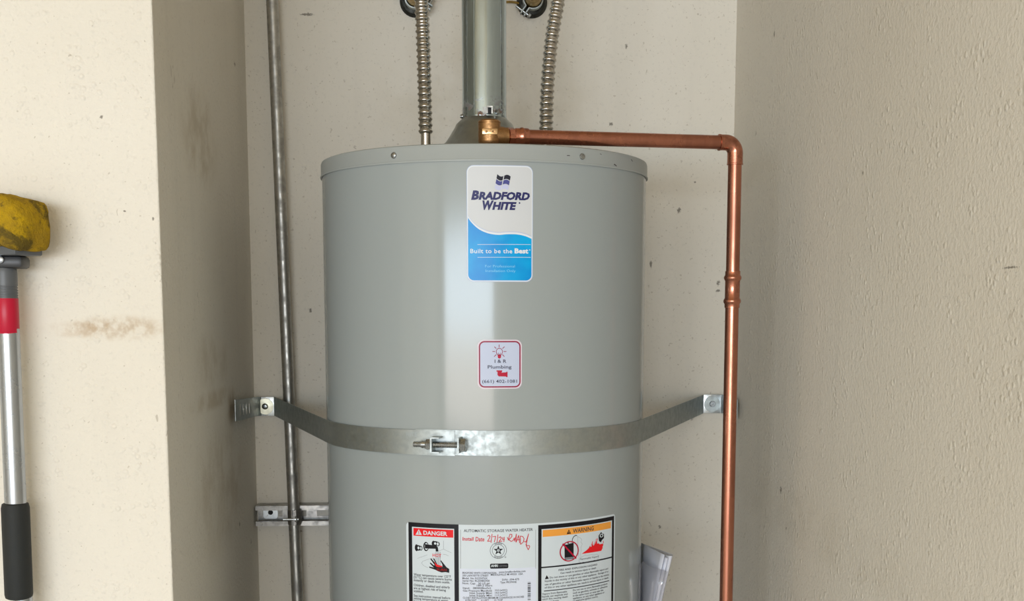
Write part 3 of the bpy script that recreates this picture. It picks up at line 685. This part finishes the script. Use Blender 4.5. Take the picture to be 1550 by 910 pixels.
b = nb(); lathe(b, [(.0120, 0), (.0120, .002), (.0128, .003), (.0128, .0085), (.0136, .0105), (.0142, .0125), (.0142, .0140), (.0132, .0160), (.0130, .0175), (.0130, .0225), (.0124, .0235), (.0112, .0237)], AX(.1178), dx, 32); obj('press_sleeve', b, 'copper_fit', dp)
EX, EY, EZ = .4835, 1.9545, 1.8757
rb = .017                                      # elbow bend radius
b = nb(); rod(b, AX(.135), AX(.458), .0111, 28); obj('horizontal_pipe', b, 'copper', dp)
pe0 = AX(EX - rb); vert_top = Vector((EX, EY, EZ - rb))
bend = [pe0 - dx * .012 + dx * 0] 
arc = []
for i in range(13):
    a = PI / 2 * i / 12; arc.append(Vector((pe0.x, pe0.y, pe0.z)) + dx * (rb * math.sin(a)) + Vector((0, 0, -rb * (1 - math.cos(a)))))
path = [pe0 - dx * .0105] + arc + [arc[-1] - Vector((0, 0, .0165))]
b = nb(); sweep(b, path, .01265, 28); 
lathe(b, [(.0114, 0), (.0132, .0004), (.0132, .0022), (.0126, .003)], pe0 - dx * .0122, dx, 28); lathe(b, [(.0114, 0), (.0132, .0004), (.0132, .0022), (.0126, .003)], arc[-1] - Vector((0, 0, .0185)), (0, 0, 1), 28)
obj('elbow', b, 'copper_fit', dp)
vx, vy, vz = arc[-1]
vbot = Vector((vx + .0035, vy - .0002, 0.15))
b = nb(); rod(b, vbot, (vx, vy, vz - .010), .0111, 28); obj('vertical_pipe', b, 'copper', dp)
def vp_at(z): return Vector((vx, vy, vz)).lerp(vbot, (vz - z) / (vz - .15))
zc0 = 1.6095
b = nb(); lathe(b, [(.0112, 0), (.0124, .0003), (.0124, .006), (.0132, .0075), (.0143, .0095), (.0143, .0125), (.0132, .0145), (.0122, .016), (.0122, .030), (.0122, .044), (.0132, .0455), (.0143, .0475), (.0143, .0505), (.0132, .0525), (.0124, .054), (.0124, .0600), (.0112, .0603)], vp_at(zc0), (0, 0, 1), 32); obj('press_coupling', b, 'copper_fit', dp)

# ------------------------------------------------------------------ seismic strap
ss = thing('seismic_strap', 'flat galvanised steel strap round the water heater with tension bolt', 'strap', (TX, TY, 1.40))
HZ, TH = .039, .0012
ZK = 1.4004
def tangent(ax_, ay_, rad, side):
    """tangent point (azimuth in degrees) from the outside point to the tank circle; side -1 left, +1 right"""
    dx_, dy_ = ax_ - TX, ay_ - TY; D = math.hypot(dx_, dy_); base = math.atan2(dx_, -dy_); off = math.acos(rad / D)
    return math.degrees(base - off * side)
rl = R + .0022
tl = tangent(-.337, 2.484, rl, -1); tr_ = tangent(.5535, 2.484, R + .0008, 1)
left = [(-.3706, 2.180, 1.4255), (-.3712, 2.26, 1.421), (-.3714, 2.33, 1.418), (-.3728, 2.42, 1.4135), (-.3738, 2.460, 1.4112), (-.3725, 2.474, 1.4104), (-.367, 2.4815, 1.4100), (-.360, 2.4830, 1.4098), (-.348, 2.4830, 1.4098), (-.342, 2.4815, 1.4096), (-.338, 2.4770, 1.4092)]
pt = tank(tl, ZK, rl); q0 = Vector(left[-1])
left += [tuple(q0.lerp(pt, i / 6)) for i in range(1, 6)]
left += [tuple(tank(tl + (-11.8 - tl) * i / 40, ZK, rl)) for i in range(41)]
# travel is left to right in front of the tank: outward is to the right of travel
b = nb(); ribbon(b, left, HZ, TH); obj('left_band', b, 'galv', ss)
right = [tuple(tank(-25 + (tr_ + 25) * i / 60, ZK + (.0012 if i < 8 else .0012 * max(0, (16 - i) / 8)), R + .0008)) for i in range(61)]
pt = Vector(right[-1]); q0 = Vector((.5545, 2.4770, 1.4102))
right += [tuple(pt.lerp(q0, i / 6)) for i in range(1, 7)]
right += [(.5575, 2.4815, 1.4108), (.563, 2.4830, 1.4108), (.588, 2.4830, 1.4108), (.5955, 2.4800, 1.4106), (.6000, 2.472, 1.4104), (.6020, 2.45, 1.4098), (.6030, 2.372, 1.4080)]
b = nb(); ribbon(b, right, HZ, TH); obj('right_band', b, 'galv', ss)
for (x_, z_, tilt) in ((-.3590, 1.4098, 1), (.5755, 1.4108, -1)):       # anchor plates, washers and lag screws
    b = nb(); box(b, (x_ - .0185, 2.4792, z_ - .0198), (x_ + .0185, 2.4816, z_ + .0198), .0005); pl = obj('anchor_plate', b, 'galv_bright', ss)
    b = nb(); lathe(b, [(.0165, 0), (.0168, .0006), (.0165, .0020), (.0062, .0022), (.0055, .0016)], (x_, 2.4794, z_), (0, -1, 0), 40); obj('washer', b, 'washer' if tilt > 0 else 'galv', pl)
    b = nb()
    if tilt > 0: lathe(b, [(.0062, 0), (.0062, .0006)], (x_ - .0008, 2.4774, z_), (0, -1, 0), 20, 1); lathe(b, [(.0046, 0), (.0046, .006), (.0032, .0085), (0, .009)], (x_ + .001, 2.477, z_ + .0008), (0, -1, 0), 16, 0)
    else: hexa(b, (x_, 2.4776, z_), (x_, 2.4732, z_), .0068, 0); lathe(b, [(.0030, 0), (0, .0003)], (x_, 2.4730, z_), (0, -1, 0), 12, 0)
    obj('lag_screw', b, ['steel', 'black'], pl)
# slots stamped into the loose left end
for i in range(4):
    y_ = 2.235 + .036 * i
    b = nb(); zz = 1.4228 - .002 * i; xx = -.3714 + .0013; box(b, (xx - .001, y_ - .004, zz - .010), (xx + .0006, y_ + .004, zz + .010), .0003); obj('slot', b, 'strut', ss)
# tension bolt, parallel to the tangent
azb = -15.6; cb = tank(azb, 1.3992, R + .0165); a = math.radians(azb); tg = Vector((math.cos(a), math.sin(a), 0)); no = Vector((math.sin(a), -math.cos(a), 0))
BX = lambda s, o_=0, z=0: cb + tg * s + no * o_ + Vector((0, 0, z))
b = nb()
path = [BX(-.0435 + .0012 * i) for i in range(62)]
sweep(b, path, [.0047 if i % 2 else .0042 for i in range(62)], 16); bolt = obj('tension_bolt', b, 'steel', ss)
b = nb(); hexa(b, BX(.031), BX(.0405), .0108); obj('bolt_head', b, 'steel', bolt)
b = nb(); hexa(b, BX(-.0235), BX(-.0150), .0088); obj('nut', b, 'steel', bolt)
b = nb(); lathe(b, [(.0058, 0), (.0058, .007)], BX(-.0305), tg, 16); obj('nut_collar', b, 'steel', bolt)
def obox(bm, c, ht, hn, hz):
    vs_ = [bm.verts.new(c + tg * (ht * i) + no * (hn * j) + Vector((0, 0, hz * k))) for i in (-1, 1) for j in (-1, 1) for k in (-1, 1)]
    for q in ((0, 1, 3, 2), (4, 6, 7, 5), (0, 4, 5, 1), (2, 3, 7, 6), (0, 2, 6, 4), (1, 5, 7, 3)): bm.faces.new([vs_[i] for i in q])
    bmesh.ops.recalc_face_normals(bm, faces=bm.faces)
b = nb(); obox(b, BX(-.0135, -.003), .0013, .0125, .0120); obox(b, BX(-.0068, -.003, .0112), .0065, .0125, .0010); obox(b, BX(-.0068, -.003, -.0112), .0065, .0125, .0010); obj('left_lug', b, 'galv', ss)
b = nb(); obox(b, BX(.0295, -.004), .0014, .0125, .0118); obj('right_lug', b, 'galv', ss)
P = Print(.0036); P.LAYER = .0001
a_ = on_tank(617, 657)[0]; e_ = on_tank(633, 657)[0]
P.text('RITE', a_, e_, 1.4095, .0065, 'emboss', 1); P.build('stamped_letters', ss)

# ------------------------------------------------------------------ conduit on a strut
cn = tag(obj('steel_conduit', sweep(nb(), [(-.2793, 2.438, 0), (-.2973, 2.438, 1.0217), (-.3085, 2.438, 1.60), (-.3200, 2.438, 2.208), (-.3305, 2.438, ZC)], .0117, 24), 'conduit'),
         'thin upright grey steel conduit left of the water heater', 'conduit')
sx0, sx1, sz0, sz1, sy0 = XL + .0025, .02, 1.1640, 1.2060, 2.4495
sr = thing('strut_channel', 'horizontal slotted steel strut channel holding the conduit to the wall', 'strut channel', (sx0, YB, sz0))
t = .0025
b = nb()
prof = [(YB - .0005, sz0), (sy0, sz0), (sy0, sz0 + .0095), (sy0 + .008, sz0 + .0095), (sy0 + .008, sz0 + .0095 - t), (sy0 + t, sz0 + .0095 - t), (sy0 + t, sz0 + t), (YB - .0005, sz0 + t)]
for flip in (0, 1):
    pr = [(y_, z_ if not flip else sz0 + sz1 - z_) for y_, z_ in prof]
    A = [b.verts.new((sx0, y_, z_)) for y_, z_ in pr]; B = [b.verts.new((sx1, y_, z_)) for y_, z_ in pr]
    for i in range(len(pr)): b.faces.new((A[i], A[(i + 1) % 8], B[(i + 1) % 8], B[i]))
    b.faces.new(A[::-1]); b.faces.new(B)
bmesh.ops.recalc_face_normals(b, faces=b.faces)
obj('rails', b, 'strut', sr)
b = nb(); zm = (sz0 + sz1) / 2                   # slotted back: strips above and below, webs between the slots
box(b, (sx0, YB - .003, sz0 + t), (sx1, YB - .0005, zm - .007)); box(b, (sx0, YB - .003, zm + .007), (sx1, YB - .0005, sz1 - t))
x_ = sx0
while x_ < sx1:
    box(b, (x_, YB - .0031, zm - .007), (min(x_ + .022, sx1), YB - .0006, zm + .007)); x_ += .050
obj('slotted_back', b, 'strut', sr)
b = nb(); pts = rr(-.0150, -.0125, .0150, .0125, .006, 4)
c_ = (-.3545, 2.4835, zm + .001)
A = [b.verts.new((c_[0] + u, c_[1], c_[2] + v)) for u, v in pts]; B = [b.verts.new((c_[0] + u, c_[1] + .004, c_[2] + v)) for u, v in pts]
b.faces.new(A[::-1]); b.faces.new(B)
for i in range(len(pts)): b.faces.new((A[i], B[i], B[(i + 1) % len(pts)], A[(i + 1) % len(pts)]))
bmesh.ops.recalc_face_normals(b, faces=b.faces)
wp = obj('washer_plate', b, 'galv_bright', sr)
b = nb(); lathe(b, [(.0052, 0), (.0052, .0008), (0, .0009)], (c_[0], c_[1], c_[2] + .001), (0, -1, 0), 20); obj('bolt_hole', b, 'black', wp)
xc_ = -.3000; pcx = xc_ + .0005
pc = thing('conduit_clamp', 'small steel clamp where the conduit crosses the strut channel', 'clamp', (xc_, 2.438, zm))
for s_ in (-1, 1):
    b = nb(); rows = []
    angs = [-90 + s_ * (4 + 120 * i / 12) for i in range(13)]
    pts = [(pcx + .0128 * math.cos(math.radians(q)), 2.438 + .0128 * math.sin(math.radians(q))) for q in angs]
    pts = [(pcx + s_ * .0016, 2.438 - .0215)] + pts + [(pcx + s_ * .013, 2.452), (pcx + s_ * .013, 2.462)]
    for i, q in enumerate(pts):
        t_ = Vector((pts[min(i + 1, len(pts) - 1)][0] - pts[max(i - 1, 0)][0], pts[min(i + 1, len(pts) - 1)][1] - pts[max(i - 1, 0)][1])); nn = Vector((t_.y, -t_.x)).normalized() * .0009
        rows.append([b.verts.new((q[0] + e * nn.x, q[1] + e * nn.y, z_)) for e, z_ in ((-1, zm - .0155), (1, zm - .0155), (1, zm + .0155), (-1, zm + .0155))])
    for r_a, r_b in zip(rows, rows[1:]):
        for k in range(4): b.faces.new((r_a[k], r_a[(k + 1) % 4], r_b[(k + 1) % 4], r_b[k]))
    b.faces.new(rows[0][::-1]); b.faces.new(rows[-1]); bmesh.ops.recalc_face_normals(b, faces=b.faces)
    obj('clamp_half', b, 'strut', pc)
b = nb(); rod(b, (pcx - .021, 2.4185, zm - .002), (pcx + .011, 2.4185, zm - .002), .0024, 12); lathe(b, [(.0056, 0), (.0056, .002), (.003, .004), (0, .0042)], (pcx + .004, 2.4185, zm - .002), (1, 0, 0), 16); obj('clamp_screw', b, 'galv_bright', pc)

# ------------------------------------------------------------------ papers in a clear pouch on the tank's right side
mn = thing('folded_manual', 'folded white paper manuals tucked against the right side of the heater', 'paper', (.37, 2.08, .95))
def sheet(name, plan, zt, zb, lean, m_, parent, tilt=0.0, thick=.0004, gap=0.0):
    """plan: (x, y) list at the top; lowers towards zb with x shrinking towards the tank by lean(y)"""
    b = nb(); rows = []
    for k in range(9):
        f_ = k / 8
        row = []
        for i, (x_, y_) in enumerate(plan):
            g = i / max(len(plan) - 1, 1); z_ = zt + tilt * g; z_ = z_ + (zb - z_) * f_
            xs = x_ - lean * f_ * (z_ * 0 + max(0, (2.135 - y_)) / .11) - .003 * math.sin(PI * f_)
            q = Vector((xs - TX, y_ - TY)); off = R + .0015 + gap
            if q.length < off: q = q.normalized() * off
            row.append(b.verts.new((TX + q.x, TY + q.y, z_)))
        rows.append(row)
    for r_a, r_b in zip(rows, rows[1:]):
        for i in range(len(plan) - 1): b.faces.new((r_a[i], r_a[i + 1], r_b[i + 1], r_b[i]))
    o = obj(name, b, m_, parent)
    if thick:
        md = o.modifiers.new('solidify', 'SOLIDIFY'); md.thickness = thick; md.offset = 0
    return o
def L2(a, b_, n_=6): return [(a[0] + (b_[0] - a[0]) * i / n_, a[1] + (b_[1] - a[1]) * i / n_) for i in range(n_ + 1)]
sheet('page', L2((.3687, 2.1315), (.3904, 2.0200)), 1.182, .96, .037, 'paper', mn)
sheet('page', L2((.3700, 2.1300), (.3960, 2.0190)), 1.176, .96, .037, 'paper', mn)
sheet('page', L2((.3710, 2.1315), (.3930, 2.0400)), 1.160, .96, .038, 'paper', mn)
sheet('folded_cover', L2((.3705, 2.1330), (.4040, 2.0460)) + [(.4068, 2.0380), (.4072, 2.0310), (.4050, 2.0255), (.4012, 2.0240), (.3985, 2.0280), (.3960, 2.038), (.3915, 2.06)], 1.1805, .96, .042, 'paper', mn, -.002)
pou = sheet('plastic_pouch', [tuple(tank(70, 0, R + .0012)[:2]), tuple(tank(75, 0, R + .0018)[:2]), tuple(tank(80, 0, R + .004)[:2]), (.3665, 2.035), (.3775, 2.022), (.3880, 2.0140), (.3950, 2.0120)], 1.166, .95, .030, 'clear', None, -.012, .0003)
tag(pou, 'clear plastic pouch on the heater side holding the paper manuals', 'pouch')

# ------------------------------------------------------------------ sponge mop leaning in the corner of the picture
MX, MY = -.5825, 1.652
mp = thing('sponge_mop', 'upturned yellow sponge mop with red collar and telescopic metal pole', 'mop', (MX, MY, 0))
px_ = lambda z: MX + (z - 1.40) * .010          # slight lean
def seg_(name, z0, z1, prof, m_, seg=32):
    b = nb(); lathe(b, prof, (px_((z0 + z1) / 2), MY, z0), (.010, 0, 1), seg); return obj(name, b, m_, mp)
seg_('upper_tube', 1.335, 1.58, [(.0143, 0), (.0143, .245)], 'chrome')
seg_('foam_grip', 1.2085, 1.3425, [(.0150, 0), (.0176, .0015), (.0186, .006), (.0186, .127), (.0172, .1325), (.0145, .134)], 'foam')
seg_('lower_tube', .02, 1.212, [(.0125, 0), (.0125, 1.192)], 'chrome')
seg_('end_cap', 0, .03, [(.0110, 0), (.0138, .002), (.0138, .028), (.0125, .03)], 'plastic_dark')
seg_('red_collar', 1.5735, 1.621, [(.0146, 0), (.0152, .001), (.0152, .0465), (.0148, .0475)], 'plastic_red')
pr = [(.0150, 0)]
for i in range(5): pr += [(.0150, .001 + i * .0034), (.0142, .0018 + i * .0034), (.0142, .0028 + i * .0034), (.0150, .0034 + i * .0034)]
pr += [(.0150, .022), (.0152, .034), (.0142, .042), (.012, .045)]
seg_('threaded_socket', 1.6205, 1.6655, pr, 'plastic_grey')
hx_ = px_(1.68)
b = nb(); box(b, (hx_ - .032, MY - .018, 1.6600), (hx_ + .0285, MY + .018, 1.6765), .005); obj('swivel_block', b, 'plastic_dark', mp)
b = nb(); lathe(b, [(.005, 0), (.005, .004), (.003, .005)], (hx_ + .001, MY - .0175, 1.671), (0, -1, 0), 16); obj('pivot_pin', b, 'chrome', mp)
th = math.radians(-30); rot = Matrix.Rotation(th, 4, 'Z')
def place(bm, c): bmesh.ops.transform(bm, matrix=Matrix.Translation(c) @ rot, verts=bm.verts)
b = nb(); box(b, (-.105, -.026, -.0065), (.047, .020, .0065), .0025); place(b, Vector((hx_ + .001, MY + .003, 1.6830))); obj('head_plate', b, 'plastic_grey', mp)
b = nb(); bmesh.ops.create_cube(b, size=1); bmesh.ops.subdivide_edges(b, edges=b.edges[:], cuts=11, use_grid_fill=True)
for v in b.verts:
    p = v.co * 2; e = 5.0                              # superellipsoid brick
    s_ = (abs(p.x) ** e + abs(p.y) ** e + abs(p.z) ** e) ** (1 / e); q = p / s_ * max(abs(p.x), abs(p.y), abs(p.z)) if s_ else p
    q = q.lerp(p, .25)
    x_, y_, z_ = q.x * .080, q.y * .033, q.z * .0340
    bul = 1 + .10 * (1 - q.z ** 2)
    if q.x > .55: z_ -= .010 * (q.x - .55) / .45 * max(0, q.z); z_ -= .014 * max(0, -q.z) * (q.x - .55) / .45
    nz = noise.noise(Vector((x_ * 45, y_ * 45, z_ * 45))) * .0040 + noise.noise(Vector((x_ * 160, y_ * 160, z_ * 160))) * .0014
    v.co = Vector((x_ * (1 + .03 * (1 - q.z ** 2)), y_ * bul, z_)) + q.normalized() * nz
place(b, Vector((hx_ - .016, MY - .002, 1.7218))); obj('sponge', b, 'sponge', mp)
